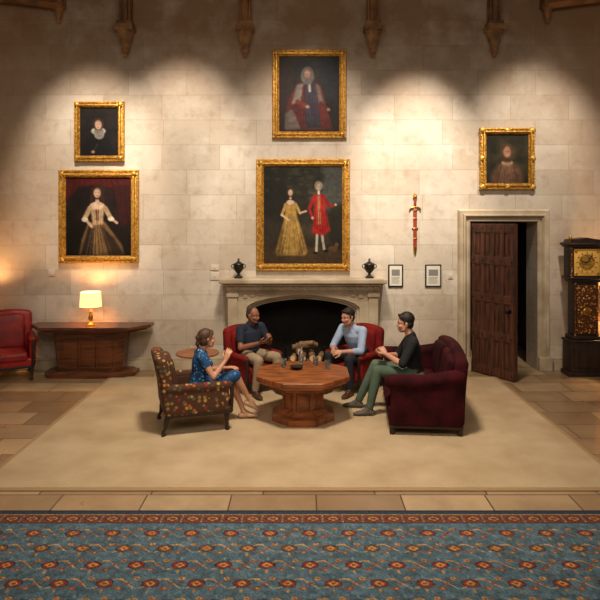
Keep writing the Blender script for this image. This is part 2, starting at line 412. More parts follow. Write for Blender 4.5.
# ------------------------------------------------------------------ paintings (painted as colour attributes)
def vnoise(h,w,ch,cw):
    g=rng.rand(ch+2,cw+2); y=np.linspace(0,ch,h); x=np.linspace(0,cw,w)
    yi=y.astype(int); xi=x.astype(int); fy=(y-yi)[:,None]; fx=(x-xi)[None]
    fy=fy*fy*(3-2*fy); fx=fx*fx*(3-2*fx)
    a=g[yi][:,xi]; b_=g[yi][:,xi+1]; c=g[yi+1][:,xi]; d=g[yi+1][:,xi+1]
    return (a*(1-fx)+b_*fx)*(1-fy)+(c*(1-fx)+d*fx)*fy
class Cv:
    def __init__(s,w,h,top,bot):
        s.w,s.h=w,h; s.v,s.u=np.meshgrid(np.linspace(0,1,h),np.linspace(0,1,w),indexing='ij')
        s.A=np.array(top,float)*(1-s.v[...,None])+np.array(bot,float)*s.v[...,None]
        s.A*= (.65+.7*vnoise(h,w,6,5))[...,None]
        s.asp=h/w
    def blend(s,m,c): m=m[...,None]; s.A=s.A*(1-m)+np.array(c,float)*m
    def e(s,cx,cy,rx,ry,c,rot=0,soft=.25,a=1):
        x=s.u-cx; y=(s.v-cy); r=math.radians(rot); X=(x*math.cos(r)+y*s.asp*math.sin(r)); Y=(-x*math.sin(r)+y*s.asp*math.cos(r))/s.asp
        d=np.sqrt((X/rx)**2+(Y/ry)**2); s.blend(np.clip((1-d)/soft+.5,0,1)*a,c)
    def p(s,pts,c,a=1):
        ins=np.zeros(s.u.shape,bool); n=len(pts)
        for i in range(n):
            x0,y0=pts[i]; x1,y1=pts[(i+1)%n]
            if y0==y1: continue
            k=((s.v>=min(y0,y1))&(s.v<max(y0,y1))); xi=x0+(s.v-y0)/(y1-y0)*(x1-x0); ins^=(k&(s.u<xi))
        k=ins.astype(float)
        for _ in range(2): k=(k+np.roll(k,1,0)+np.roll(k,-1,0)+np.roll(k,1,1)+np.roll(k,-1,1))/5
        s.blend(k*a,c)
    def folds(s,pts,c,n,w=.012,a=.5):
        (x0,y0,x1,y1),(X0,Y0,X1,Y1)=pts
        for i in range(n):
            t=(i+.5)/n; s.l(x0+(X0-x0)*t,y0+(Y0-y0)*t,x1+(X1-x1)*t,y1+(Y1-y1)*t,w,c,a*rng.uniform(.5,1))
    def l(s,x0,y0,x1,y1,w,c,a=1):
        dx,dy=x1-x0,(y1-y0)*s.asp; L=dx*dx+dy*dy; t=np.clip(((s.u-x0)*dx+(s.v-y0)*s.asp*dy)/L,0,1)
        d=np.hypot(s.u-x0-t*dx,(s.v-y0)*s.asp-t*dy); s.blend(np.clip((w-d)/(w*.4)+.0,0,1)*a,c)
    def face(s,cx,cy,r,skin=(206,166,136),hair=(60,44,34),hr=1.25):
        s.e(cx,cy-r*.15/s.asp,r*hr,r*hr*1.15/s.asp,hair); s.e(cx,cy,r*.78,r*1.1/s.asp,tuple(x*.8 for x in skin)); s.e(cx-r*.1,cy+r*.1/s.asp,r*.6,r*.85/s.asp,skin,a=.9)
        for k in (-.32,.28): s.e(cx+k*r,cy-r*.08/s.asp,r*.14,r*.08/s.asp,(60,42,34),a=.85)
        s.l(cx,cy,cx-.03*r,cy+.3*r/s.asp,r*.07,(164,112,88),.7); s.e(cx-.03*r,cy+r*.58/s.asp,r*.2,r*.06/s.asp,(150,76,66),a=.8)
    def fin(s,k=.8):
        s.A*=(.86+.28*vnoise(s.h,s.w,s.h//4,s.w//4))[...,None]
        vg=1-.45*np.clip(np.hypot(s.u-.5,s.v-.45)*1.5-.35,0,1); s.A*=vg[...,None]*k
        return np.clip(s.A,0,255)
def col_grid(name,A,w,h,mat,horizontal=False):
    H,Wd=A.shape[:2]
    xs=np.linspace(-w/2,w/2,Wd); ys=np.linspace(h/2,-h/2,H)
    X,Z=np.meshgrid(xs,ys)
    if horizontal: V=np.stack([X,Z,np.zeros_like(X)],-1).reshape(-1,3)
    else: V=np.stack([X,np.zeros_like(X),Z],-1).reshape(-1,3)
    i=np.arange(H-1)[:,None]*Wd+np.arange(Wd-1)[None]
    F=np.stack([i,i+Wd,i+Wd+1,i+1],-1).reshape(-1,4)
    me=bpy.data.meshes.new(name); me.from_pydata(V.tolist(),[],F.tolist())
    at=me.color_attributes.new('Col','FLOAT_COLOR','POINT')
    a=A.reshape(-1,3)/255.0; a=np.where(a<=.04045,a/12.92,((a+.055)/1.055)**2.4)
    at.data.foreach_set('color',np.concatenate([a,np.ones((len(a),1))],1).astype(np.float32).ravel())
    me.materials.append(mat); me.update()
    ob=bpy.data.objects.new(name,me); C.collection.objects.link(ob); return ob
varnish=attr_mat('oil_paint_varnish',.55,.1,.2)
def painting(name,cx,cz,w,h,fw,cv,corner=False,k=.8):
    b=MB(); prof=[(0,0),(0,.035),(.1,.055),(.22,.058),(.32,.042),(.42,.046),(.55,.075),(.68,.078),(.8,.05),(.88,.04),(.93,.045),(1,.022)]
    V=[];F=[]
    for o,d in prof:
        o*=fw; V+=[(-w/2+o,-d,-h/2+o),(w/2-o,-d,-h/2+o),(w/2-o,-d,h/2-o),(-w/2+o,-d,h/2-o)]
    for i in range(len(prof)-1):
        for q in range(4):
            k2=(q+1)%4; F.append((4*i+q,4*i+k2,4*i+4+k2,4*i+4+q))
    F.append((0,1,2,3)); b.add(V,F,'gold')
    o=fw*.2
    nx=int(w/.055); nz=int(h/.055)
    for i in range(nx):
        for z in (-1,1): b.ball((-w/2+o+(w-2*o)*i/(nx-1),-.058,z*(h/2-o)),(.017,.012,.013),'gold',6,4)
    for i in range(nz):
        for x in (-1,1): b.ball((x*(w/2-o),-.058,-h/2+o+(h-2*o)*i/(nz-1)),(.013,.012,.017),'gold',6,4)
    if corner:
        for x in (-1,0,1):
            for z in (-1,0,1):
                if x or z:
                    b.ball((x*(w/2-fw*.4),-.05,z*(h/2-fw*.4)),(.06,.03,.05),'gold',10,6)
    else:
        for x in (-1,1):
            for z in (-1,1): b.ball((x*(w/2-fw*.55),-.06,z*(h/2-fw*.55)),(.04,.03,.04),'gold',10,6)
    fr=b.build('frame'); c=col_grid('canvas',cv.fin(k),w-2*fw+.01,h-2*fw+.01,varnish)
    e=bpy.data.objects.new(name,None); C.collection.objects.link(e); e.location=(cx,-.004,cz)
    fr.parent=e; c.parent=e; c.location=(0,-.03,0)
    return e
# portrait with ruff
c=Cv(60,76,(36,27,22),(24,19,16))
c.e(.5,.98,.38,.42,(18,15,15)); c.e(.48,.49,.19,.08,(176,170,158)); c.e(.5,.56,.13,.10,(150,144,132)); c.e(.48,.49,.13,.045,(130,122,112)); c.face(.48,.36,.115,hair=(58,40,28)); c.folds(((.40,.46,.36,.62),(.56,.46,.62,.62)),(96,90,82),7,.008,.6); c.l(.36,.9,.46,.76,.02,(70,60,50),.6); c.e(.34,.92,.05,.03,(170,140,116))
painting('portrait_painting_ruff_lady',-3.25,3.81,.80,.96,.10,c,k=.85)
# lady in satin
c=Cv(96,120,(40,24,20),(22,16,13))
c.p([(.0,0),(1,0),(1,.34),(.86,.3),(.72,.14),(.5,.1),(.2,.12),(0,.3)],(92,24,20)); c.p([(.72,.1),(.95,.1),(1,.55),(.86,.62)],(70,24,20)); c.folds(((.74,.12,.86,.6),(.98,.1,1,.6)),(36,12,12),5,.014,.6); c.folds(((.1,.0,.05,.25),(.8,.0,.9,.22)),(44,14,14),9,.014,.5)
c.p([(.34,.58),(.60,.57),(.86,.86),(.9,1),(.2,1),(.24,.8)],(120,92,58)); c.p([(.52,.60),(.72,.76),(.9,1),(.66,1)],(52,38,30)); c.p([(.35,.62),(.44,.60),(.40,1),(.22,1)],(44,32,28))
c.folds(((.40,.6,.28,1),(.56,.6,.74,1)),(176,146,98),8,.010,.45); c.folds(((.42,.6,.34,1),(.58,.6,.84,1)),(44,30,22),7,.010,.5)
c.p([(.37,.35),(.59,.35),(.57,.60),(.41,.61)],(176,146,112)); c.e(.48,.36,.11,.05,(212,180,152)); c.p([(.45,.42),(.51,.42),(.49,.60),(.47,.60)],(96,52,40)); c.folds(((.38,.38,.42,.6),(.58,.38,.56,.6)),(226,200,164),5,.008,.5)
c.l(.37,.39,.29,.52,.045,(186,154,118)); c.l(.29,.53,.40,.63,.028,(206,170,142)); c.l(.60,.39,.68,.51,.045,(186,154,118)); c.l(.68,.52,.78,.58,.026,(206,170,142)); c.e(.29,.54,.05,.03,(222,208,184)); c.e(.69,.53,.05,.03,(222,208,184))
c.l(.48,.33,.48,.27,.035,(206,172,144)); c.face(.48,.20,.072,hair=(52,34,26),hr=1.4); c.e(.40,.27,.03,.06,(52,34,26)); c.e(.56,.27,.03,.06,(52,34,26))
painting('portrait_painting_satin_lady',-3.26,2.456,1.28,1.49,.125,c,k=.88)
# peer in robes
c=Cv(90,112,(48,44,42),(34,28,26))
c.p([(.62,0),(1,0),(1,.6),(.8,.5)],(40,42,50)); c.p([(0,.1),(.25,.05),(.2,1),(0,1)],(52,38,34))
c.p([(.30,.36),(.66,.36),(.90,.98),(.08,.98),(.14,.6)],(108,42,36)); c.p([(.42,.36),(.60,.36),(.70,.95),(.44,.95)],(56,48,60)); c.folds(((.3,.4,.12,.95),(.44,.4,.42,.95)),(64,24,24),6,.014,.6); c.folds(((.62,.4,.68,.95),(.7,.4,.9,.95)),(140,60,50),4,.012,.5)
c.p([(.30,.38),(.40,.36),(.36,.60),(.20,.64)],(140,128,118)); c.p([(.60,.36),(.67,.4),(.74,.64),(.66,.62)],(116,102,96)); c.p([(.10,.76),(.22,.70),(.36,.97),(.10,.98)],(128,112,102)); c.folds(((.44,.4,.45,.9),(.6,.4,.68,.9)),(92,84,100),5,.010,.5)
c.l(.5,.36,.51,.46,.028,(180,172,162)); c.l(.3,.6,.46,.66,.04,(120,50,44)); c.e(.47,.67,.035,.022,(190,152,128)); c.l(.7,.62,.8,.7,.035,(100,44,40)); c.e(.82,.71,.03,.02,(184,146,122))
c.e(.47,.27,.11,.11,(112,104,98)); c.face(.47,.235,.07,skin=(190,146,120),hair=(112,104,98),hr=1.4)
painting('portrait_painting_robed_peer',.10,4.41,1.18,1.42,.115,c,k=.85)
# double portrait
c=Cv(124,152,(60,58,50),(56,42,28))
c.e(.85,.2,.3,.25,(100,102,96),a=.7); c.e(.15,.2,.35,.35,(34,32,24)); c.e(.52,.12,.25,.15,(44,42,30)); c.e(.45,.35,.12,.25,(44,40,30),a=.8); c.e(.5,.95,.7,.12,(88,64,40),a=.8); c.e(.95,.6,.14,.22,(40,38,28),a=.8)
for i in range(70):
    c.e(rng.uniform(0,.75),rng.uniform(0,.35),rng.uniform(.02,.05),rng.uniform(.01,.025),(70,66,44) if rng.rand()>.5 else (26,26,18),a=.5)
c.p([(.29,.36),(.40,.36),(.42,.50),(.56,.88),(.52,.92),(.17,.92),(.15,.88),(.26,.54)],(178,138,66)); c.p([(.2,.72),(.25,.6),(.25,.92),(.17,.92)],(128,94,42)); c.p([(.46,.62),(.53,.84),(.5,.92),(.44,.92)],(130,96,46))
c.folds(((.30,.52,.19,.9),(.41,.52,.53,.9)),(222,190,116),9,.009,.6); c.folds(((.31,.52,.22,.9),(.4,.52,.5,.9)),(110,80,34),7,.008,.6)
c.e(.34,.37,.05,.025,(216,184,156)); c.l(.28,.39,.23,.50,.022,(186,148,82)); c.l(.23,.5,.31,.55,.015,(212,176,146)); c.l(.41,.39,.46,.48,.022,(186,148,82)); c.l(.46,.48,.54,.46,.014,(212,176,146))
c.l(.34,.33,.34,.3,.018,(212,176,146)); c.face(.34,.27,.038,skin=(216,180,152),hair=(66,46,34),hr=1.4)
c.l(.68,.68,.67,.88,.020,(206,196,178)); c.l(.74,.68,.77,.86,.020,(196,186,170)); c.e(.66,.89,.035,.012,(24,18,16)); c.e(.79,.87,.035,.012,(24,18,16))
c.p([(.635,.29),(.765,.29),(.79,.46),(.85,.66),(.77,.71),(.62,.69),(.64,.48)],(180,34,28)); c.p([(.69,.3),(.715,.3),(.73,.60),(.69,.60)],(186,150,98)); c.folds(((.65,.46,.63,.69),(.79,.46,.84,.67)),(110,16,16),6,.010,.7); c.folds(((.66,.3,.66,.6),(.77,.3,.8,.6)),(214,70,54),4,.007,.5)
c.l(.645,.31,.58,.43,.024,(186,36,30)); c.l(.58,.43,.61,.51,.02,(170,30,26)); c.e(.62,.53,.017,.015,(212,176,148)); c.l(.765,.31,.83,.41,.024,(164,28,24)); c.l(.83,.41,.90,.40,.018,(164,28,24)); c.e(.915,.395,.016,.013,(212,176,148))
c.l(.70,.28,.70,.25,.018,(220,214,204)); c.face(.70,.205,.038,skin=(216,178,150),hair=(150,140,126),hr=1.4)
c.e(.88,.85,.06,.03,(110,78,46)); c.e(.93,.81,.025,.025,(120,86,54)); c.l(.85,.86,.85,.9,.008,(100,70,42)); c.l(.91,.86,.91,.9,.008,(100,70,42))
painting('double_portrait_painting',0.0,2.48,1.49,1.79,.125,c,k=.9)
# right portrait
c=Cv(66,76,(62,56,36),(44,38,26))
c.e(.5,.98,.40,.42,(104,74,54)); c.p([(.38,.55),(.62,.55),(.7,1),(.3,1)],(120,88,66)); c.e(.5,.58,.13,.07,(170,132,104)); c.e(.5,.38,.19,.2,(72,54,36)); c.face(.5,.36,.12,skin=(186,136,106),hair=(80,58,40)); c.folds(((.36,.62,.2,1),(.64,.62,.8,1)),(70,44,32),7,.018,.6); c.folds(((.4,.6,.26,1),(.6,.6,.74,1)),(150,112,86),5,.014,.4)
painting('portrait_painting_gentlewoman',3.256,3.376,.88,.99,.11,c,corner=True,k=.9)

# small framed documents
for x,w in ((1.48,.24),(2.08,.26)):
    b=MB(); h=.36
    b.box((-w/2,-.02,-h/2),(w/2,0,h/2),'black',r=.004); b.box((-w/2+.022,-.023,-h/2+.022),(w/2-.022,-.018,h/2-.022),'paper')
    b.box((-w/2+.055,-.0245,.0),(w/2-.055,-.022,.10),'ink')
    for k in range(6): b.box((-w/2+.055,-.0245,-.03-.018*k),(w/2-.055-.01*(k%3),-.022,-.024-.018*k),'ink')
    b.build('framed_document',loc=(x,-.002,1.51))
for nm,x,z,w,h in (('light_switch_plate',-1.41,1.64,.13,.09),('light_switch_plate',-1.41,1.50,.13,.12),('wall_socket_plate',-4.02,1.56,.1,.1),('wall_socket_plate',2.36,1.50,.08,.08)):
    b=MB(); b.box((-w/2,-.012,-h/2),(w/2,0,h/2),'white',r=.004); b.box((-.012,-.02,-.02),(.012,-.01,.02),'white',r=.003); b.build(nm,loc=(x,-.001,z))

# ceremonial sword
b=MB()
b.box((-.028,-.03,-.66),(.028,-.012,-.01),'velvet_red',r=.009)
b.lathe([(.003,-.76),(.018,-.72),(.029,-.66),(.027,-.62)],(0,-.02,0),'brass',10)
for z in (-.52,-.36,-.20,-.07): b.box((-.031,-.034,z),(.031,-.008,z+.035),'brass',r=.005)
b.loft([(-.085,-.02,-.035),(-.075,-.02,-.01),(-.04,-.02,.004),(0,-.02,.01),(.04,-.02,.004),(.075,-.02,-.01),(.085,-.02,-.035)],[.013,.012,.012,.018,.012,.012,.013],'brass',seg=8)
b.loft([(0,-.02,.01),(0,-.02,.07),(0,-.02,.14)],[.016,.021,.015],'velvet_red',side=(1,0,0),seg=10); b.ball((0,-.02,.175),.034,'brass'); b.ball((0,-.02,.215),.013,'brass')
b.box((-.05,-.012,-.35),(.05,0,-.32),'brass',r=.003)
b.build('ceremonial_sword',loc=(1.79,-.002,2.60))

# ------------------------------------------------------------------ rugs
b=MB(); b.box((-2.95,-4.30,0),(2.95,-.45,.014),'rugb',r=.004); b.box((-2.90,-4.25,.006),(2.90,-.50,.018),'rug',r=.004); b.build('area_rug')
H,Wd=170,900; LX,LY=8.0,1.5
xx=(np.arange(Wd)+.5)/Wd*LX; yy=(np.arange(H)+.5)/H*LY
X,Yc=np.meshgrid(xx,yy)
A=np.zeros((H,Wd,3))+np.array((84,106,118)); A*= (.85+.3*vnoise(H,Wd,40,200))[...,None]
def pt(mask,c): A[mask]=np.array(c)*(.9+.2*rng.rand())
def motif(px,cy,off,parts):
    u=(X+off)%px-px/2; v=Yc-cy
    for (kind,a,bb,c,ox,oy) in parts:
        if kind=='e': pt(((u-ox)/a)**2+((v-oy)/bb)**2<1,c)
        if kind=='d': pt(np.abs(u-ox)/a+np.abs(v-oy)/bb<1,c)
        if kind=='s': pt(np.abs(v-oy-bb*np.sin((u-ox)*2*np.pi/px))<a,c)
R=(146,66,48);G=(182,140,82);D=(50,52,68);T=(100,128,130);BR=(122,82,56)
i=0
for cy in np.arange(.36,1.5,.21):
    o=.15*(i%2); Q=(R,BR,(128,52,44))[i%3]; i+=1
    motif(.30,cy,o,[('s',.006,.05,BR,0,0),('s',.005,-.05,G,0,0),('e',.060,.046,D,0,0),('e',.050,.038,Q,0,0),('d',.034,.03,G,0,0),('e',.014,.012,R,0,0),
      ('e',.020,.016,Q,.105,.055),('e',.010,.009,G,.105,.055),('e',.020,.016,G,-.105,-.055),('e',.010,.009,R,-.105,-.055),('e',.022,.009,G,.09,-.05),('e',.022,.009,T,-.09,.05),('e',.009,.022,G,0,.078),('e',.009,.022,T,0,-.078),('d',.020,.018,R,.15,0)])
A[(Yc<.21)]=np.array((116,64,50))
motif(.16,.14,0,[('d',.07,.05,D,0,0),('d',.052,.038,G,0,0),('e',.024,.02,R,0,0),('d',.02,.03,T,.08,0),('e',.012,.01,G,.08,.045),('e',.012,.01,G,.08,-.045)]) 
A[(Yc<.07)]=np.array((48,66,82)); A[(Yc<.02)]=np.array((30,36,48)); A[(Yc>.20)&(Yc<.212)]=np.array((36,40,56)); A[(Yc>.075)&(Yc<.083)]=np.array(G)
A*=(.80+.38*rng.rand(H,Wd))[...,None]
carp=col_grid('patterned_carpet_runner',np.clip(A,0,255),LX,LY,attr_mat('carpet_wool',.95,.4,.1),True); carp.location=(0,-4.67-LY/2,.014)
m_=carp.modifiers.new('thick','SOLIDIFY'); m_.thickness=.012; m_.offset=-1

# ------------------------------------------------------------------ furniture
def armchair(name,loc,yaw,W,D,seat,back,arm,leg,fab,rake=.12,crown=.03,cush=1,at=.11,wood='woodd',armslope=.0,rollr=.055,woodarm=False):
    b=MB(); hx=D/2; hy=W/2
    b.box((-hx+.06,-hy+.015,leg),(hx-.03,hy-.015,seat-.10),fab,r=.025)
    iw=(W-2*at)/cush
    for i in range(cush):
        y0=-hy+at+iw*i+.004; b.box((-hx+.14,y0,seat-.14),(hx,y0+iw-.008,seat-.01),fab,r=.045,n=6,puff=.022)
    def fb(p):
        x,y,z=p; t=max(0,(z-leg)/(back-leg)); return (x-rake*t*t*.6-rake*t*.4+ .03*(y/hy)**2*t, y*(1-.03*t), z+crown*(1-(y/hy)**2)*t)
    b.box((-hx+.02,-hy+.01,leg),(-hx+.16,hy-.01,back),fab,r=.055,n=10,fn=fb)
    for i in range(cush):
        y0=-hy+at+iw*i+.01; b.box((-hx+.12,y0,seat-.04),(-hx+.23,y0+iw-.02,back-.05),fab,r=.05,n=8,fn=fb)
    for s in (-1,1):
        y0,y1=sorted((s*hy,s*(hy-at)))
        fa=lambda p:(p[0],p[1],p[2]+armslope*max(0,(-p[0]/hx))*(max(0,p[2]-leg)/(arm-leg)))
        b.box((-hx+.06,y0+.012,leg),(hx-.05,y1-.004,arm-.04),fab,r=.03,n=4,fn=fa)
        yc=s*(hy-at/2+.01)
        P=[(x,yc,arm-rollr+armslope*max(0,-x/hx)) for x in np.linspace(-hx+.08,hx-.06,7)]
        b.loft(P,[rollr+.004]*7,fab,side=(0,1,0),seg=18)
        b.ball((hx-.035,yc,arm-rollr),(.022,rollr*.72,rollr*.72),fab,14,8)
        if woodarm: b.loft([(hx-.02,yc,arm-rollr),(hx-.015,yc,seat-.02),(hx-.03,yc,leg)],[.026,.02,.026],wood,side=(0,1,0),seg=10)
    b.box((-hx+.07,-hy+.02,leg-.025),(hx-.035,hy-.02,leg+.01),wood,r=.008)
    for sx in (-1,1):
        for sy in (-1,1):
            x=sx*(hx-.07) ; y=sy*(hy-.06)
            if leg>.1:
                k=.05*sx if sx<0 else .0
                b.loft([(x,y,leg),(x+k*.2,y,leg*.8),(x+k*.5,y,leg*.4),(x+k,y,.045),(x+k+.005,y,.018)],[.03,.032,.02,.018,.026],wood,side=(0,1,0),seg=12,cap=False)
                b.ball((x+k+.005,y,.022),(.028,.026,.022),wood,10,6)
            else: b.lathe([(.02,0),(.035,.02),(.03,leg*.6),(.04,leg)],(x,y,0),wood,12)
    return b.build(name,loc=loc,yaw=yaw)
RZ=.018
armchair('armchair',(-1.27,-2.60,RZ),math.radians(18),.72,.80,.38,.86,.56,.22,'flor',rake=.12,crown=.04,woodarm=True,rollr=.045)
armchair('armchair',(-.72,-1.12,RZ),math.radians(-52),.62,.66,.39,.82,.54,.17,'red',rake=.08,crown=.05,woodarm=True,at=.08,rollr=.042)
armchair('armchair',(.74,-1.06,RZ),math.radians(230),.62,.66,.39,.82,.54,.17,'red',rake=.08,crown=.05,woodarm=True,at=.08,rollr=.042)
armchair('armchair',(-4.46,-.50,0),math.radians(-62),.72,.70,.44,.96,.66,.22,'redl',rake=.1,crown=.04,woodarm=True)
armchair('sofa',(1.43,-2.20,RZ),math.radians(175),1.62,.88,.41,.82,.66,.10,'burg',rake=.08,crown=.07,cush=2,at=.15,rollr=.08,armslope=.08)

# octagonal coffee table
b=MB()
b.prism(octo(1.00),.455,.49,'woodt',scale1=1.06); b.prism(octo(1.09),.49,.50,'woodt'); b.prism(octo(1.10),.50,.54,'woodt'); b.prism(octo(1.10),.54,.545,'woodt',scale1=.992)
b.prism(octo(.92),.415,.455,'woodt'); 
b.prism(octo(.46),.12,.36,'woodt',scale1=1.0); b.prism(octo(.46),.36,.415,'woodt',scale1=1.5)
b.prism(octo(.62),.085,.14,'woodt',scale1=.8); b.prism(octo(.74),.0,.07,'woodt'); b.prism(octo(.74),.07,.09,'woodt',scale1=.88)
for k in range(8):
    a=2*math.pi*k/8; T=Matrix.Rotation(a,4,'Z'); b.box((.225,-.075,.16),(.238,.075,.35),'woodt',r=.006,T=T); b.box((.22,-.055,.18),(.2445,.055,.33),'woodt',r=.01,T=T)
    T2=Matrix.Rotation(a+math.pi/8,4,'Z'); b.box((.235,-.018,.12),(.262,.018,.37),'woodt',r=.006,T=T2)
b.build('octagonal_coffee_table',loc=(.0,-2.33,RZ),ang=12)
for i,(x,y) in enumerate(((-.24,-2.12),(.16,-2.02),(.30,-2.22))):
    b=MB(); b.lathe([(.028,0),(.03,.003),(.036,.11),(.034,.11),(.028,.012),(.001,.01)],(0,0,0),'glass',18,cap=False); b.build('drinking_glass',loc=(x,y,.546+RZ))
b=MB(); b.lathe([(.036,0),(.038,.01),(.038,.13),(.032,.16),(.014,.19),(.013,.235),(.016,.237),(.016,.25)],(0,0,0),'glass',18); b.build('glass_bottle',loc=(-.02,-1.98,.546+RZ))
b=MB(); b.lathe([(.04,0),(.06,.006),(.085,.035),(.08,.036),(.05,.012),(.001,.01)],(0,0,0),'bronze',20,cap=False); b.build('small_bowl',loc=(-.08,-2.2,.546+RZ))

# round tripod side table
b=MB(); b.lathe([(.26,.0),(.285,.008),(.29,.02),(.285,.03),(.26,.024),(.001,.022)],(0,0,.57),'woodt',32,cap=False); b.lathe([(.001,0),(.26,0)],(0,0,.57),'woodt',32,cap=False)
b.lathe([(.09,.57),(.03,.54),(.024,.45),(.04,.38),(.045,.33),(.022,.28),(.035,.2),(.045,.14),(.02,.12)],(0,0,0),'woodt',16)
for k in range(3):
    T=Matrix.Rotation(2*math.pi*k/3+.5,4,'Z'); b.loft([(.02,0,.18),(.1,0,.16),(.18,0,.06),(.24,0,.018)],[.02,.018,.015,.016],'woodt',side=(0,1,0),seg=10,T=T)
b.build('tripod_side_table',loc=(-1.42,-1.52,RZ))

# console table
b=MB()
top=[(-.93,.26),(.93,.26),(.93,.05),(.68,-.27),(-.68,-.27),(-.93,.05)]
b.prism(top,.735,.76,'wood'); b.prism(top,.76,.78,'wood',scale1=.985); b.prism([(x*.93,y*.9+.01) for x,y in top],.70,.735,'wood')
b.prism([(-.50,.2),(.50,.2),(.50,-.02),(.42,-.14),(-.42,-.14),(-.50,-.02)],.09,.70,'wood',scale1=1.12)
b.prism([(-.70,.24),(.70,.24),(.70,.0),(.58,-.2),(-.58,-.2),(-.70,.0)],0,.06,'wood'); b.prism([(-.66,.22),(.66,.22),(.66,.0),(.55,-.18),(-.55,-.18),(-.66,.0)],.06,.09,'wood',scale1=.94)
for x0,x1 in ((-.39,-.14),(-.125,.125),(.14,.39)):
    b.box((x0,-.165,.14),(x1,-.14,.62),'wood',r=.008); b.box((x0+.04,-.178,.18),(x1-.04,-.15,.58),'wood',r=.012)
b.build('console_table',loc=(-3.29,-.33,0),ang=25)
# lamps
def lamp(loc,power,name='table_lamp'):
    b=MB()
    b.lathe([(.075,0),(.075,.012),(.05,.02),(.03,.04),(.018,.06),(.03,.09),(.036,.13),(.02,.17),(.012,.2),(.018,.215),(.01,.23),(.01,.33)],(0,0,0),'brass',20)
    b.lathe([(.165,.28),(.15,.51)],(0,0,0),'shade',28,cap=False); b.lathe([(.147,.51),(.162,.28)],(0,0,0),'shade',28,cap=False)
    b.lathe([(.166,.275),(.167,.285)],(0,0,0),'brass',28,cap=False)
    b.ball((0,0,.37),(.03,.03,.04),'shade',12,8)
    for a in range(3): b.loft([(0,0,.32),(.15*math.cos(a*2.1),.15*math.sin(a*2.1),.30)],[.003]*2,'brass',seg=6)
    o=b.build(name,loc=loc)
    l=bpy.data.lights.new('bulb','POINT'); l.energy=power; l.color=(1,.62,.28); l.shadow_soft_size=.05
    lo=bpy.data.objects.new('bulb',l); C.collection.objects.link(lo); lo.parent=o; lo.location=(0,0,.42)
lamp((-3.27,-.36,.781),22)
def small_table(loc):
    b=MB(); b.lathe([(.25,.70),(.27,.71),(.27,.735),(.25,.74)],(0,0,0),'wood',28); b.lathe([(.2,0),(.2,.03),(.06,.07),(.03,.15),(.045,.35),(.03,.5),(.06,.66),(.12,.70)],(0,0,0),'wood',18); b.build('lamp_table',loc=loc)
small_table((-5.18,-.32,0)); lamp((-5.18,-.32,.741),95)
small_table((4.98,-.32,0)); lamp((4.98,-.32,.741),95)

# longcase clock
b=MB()
b.box((-.29,-.15,0),(.29,.15,.07),'woodd',r=.012); b.box((-.26,-.135,.07),(.26,.14,.52),'woodd',r=.008); b.box((-.20,-.15,.13),(.20,-.12,.47),'woodd',r=.012); b.box((-.28,-.15,.52),(.28,.15,.56),'woodd',r=.015); b.box((-.23,-.125,.56),(.23,.13,.62),'woodd',r=.015)
b.box((-.185,-.11,.62),(.185,.12,1.44),'woodd',r=.006); b.box((-.15,-.125,.66),(.15,-.1,1.40),'marq',r=.008); b.lathe([(.05,0),(.06,.008),(.05,.016)],(0,0,0),'brass',20,T=Matrix.Translation((0,-.125,1.0))@Matrix.Rotation(math.radians(90),4,'X'))
for s in (-1,1): b.lathe([(.016,.62),(.02,.66),(.012,.68),(.014,1.38),(.02,1.4),(.016,1.44)],(s*.17,-.11,0),'marq',10)
b.box((-.23,-.13,1.44),(.23,.13,1.49),'woodd',r=.015); b.box((-.27,-.15,1.49),(.27,.15,1.52),'woodd',r=.01)
b.box((-.24,-.12,1.52),(.24,.14,1.98),'woodd',r=.006)
b.box((-.20,-.128,1.545),(.20,-.115,1.955),'face',r=.003)
for s in (-1,1):
    x0,x1=sorted((s*.20,s*.235)); b.box((x0,-.14,1.52),(x1,-.11,1.98),'woodd',r=.005); b.lathe([(.02,1.52),(.022,1.55),(.014,1.57),(.016,1.92),(.022,1.94),(.02,1.98)],(s*.24,-.14,0),'marq',12)
TD=Matrix.Translation((0,-.128,1.75))@Matrix.Rotation(math.radians(90),4,'X')
b.lathe([(.175,0),(.175,.006),(.125,.006),(.125,0)],(0,0,0),'face',40,T=TD,cap=False); b.lathe([(.123,.002),(.0005,.002)],(0,0,0),'gold',30,T=TD,cap=False)
for k in range(12):
    a=k*math.pi/6; T=Matrix.Translation((0,-.136,1.75))@Matrix.Rotation(a,4,'Y'); b.box((-.005,-.001,.135),(.005,.001,.165),'black',T=T)
b.box((-.006,-.004,0),(.006,0,.14),'black',T=Matrix.Translation((0,-.14,1.75))@Matrix.Rotation(.6,4,'Y')); b.box((-.008,-.004,0),(.008,0,.09),'black',T=Matrix.Translation((0,-.14,1.75))@Matrix.Rotation(-1.4,4,'Y'))
for x in (-1,1):
    for z in (-1,1): b.ball((x*.165,-.13,1.75+z*.17),(.025,.008,.025),'gold',8,5)
b.box((-.27,-.16,1.98),(.27,.15,2.01),'woodd',r=.01); b.box((-.30,-.18,2.01),(.30,.16,2.05),'woodd',r=.015)
b.prism([(-.27,2.05),(.27,2.05),(.24,2.10),(.12,2.11),(.0,2.13),(-.12,2.11),(-.24,2.10)],0,.24,'woodd',T=Matrix.Translation((0,.1,0))@Matrix.Rotation(math.radians(90),4,'X'))
for s in (-1,1): b.lathe([(.012,2.05),(.02,2.07),(.012,2.085),(.03,2.11),(.026,2.14),(.008,2.16),(.004,2.19)],(s*.25,-.12,0),'brass',12)
b.build('longcase_clock',loc=(4.35,-.28,0))

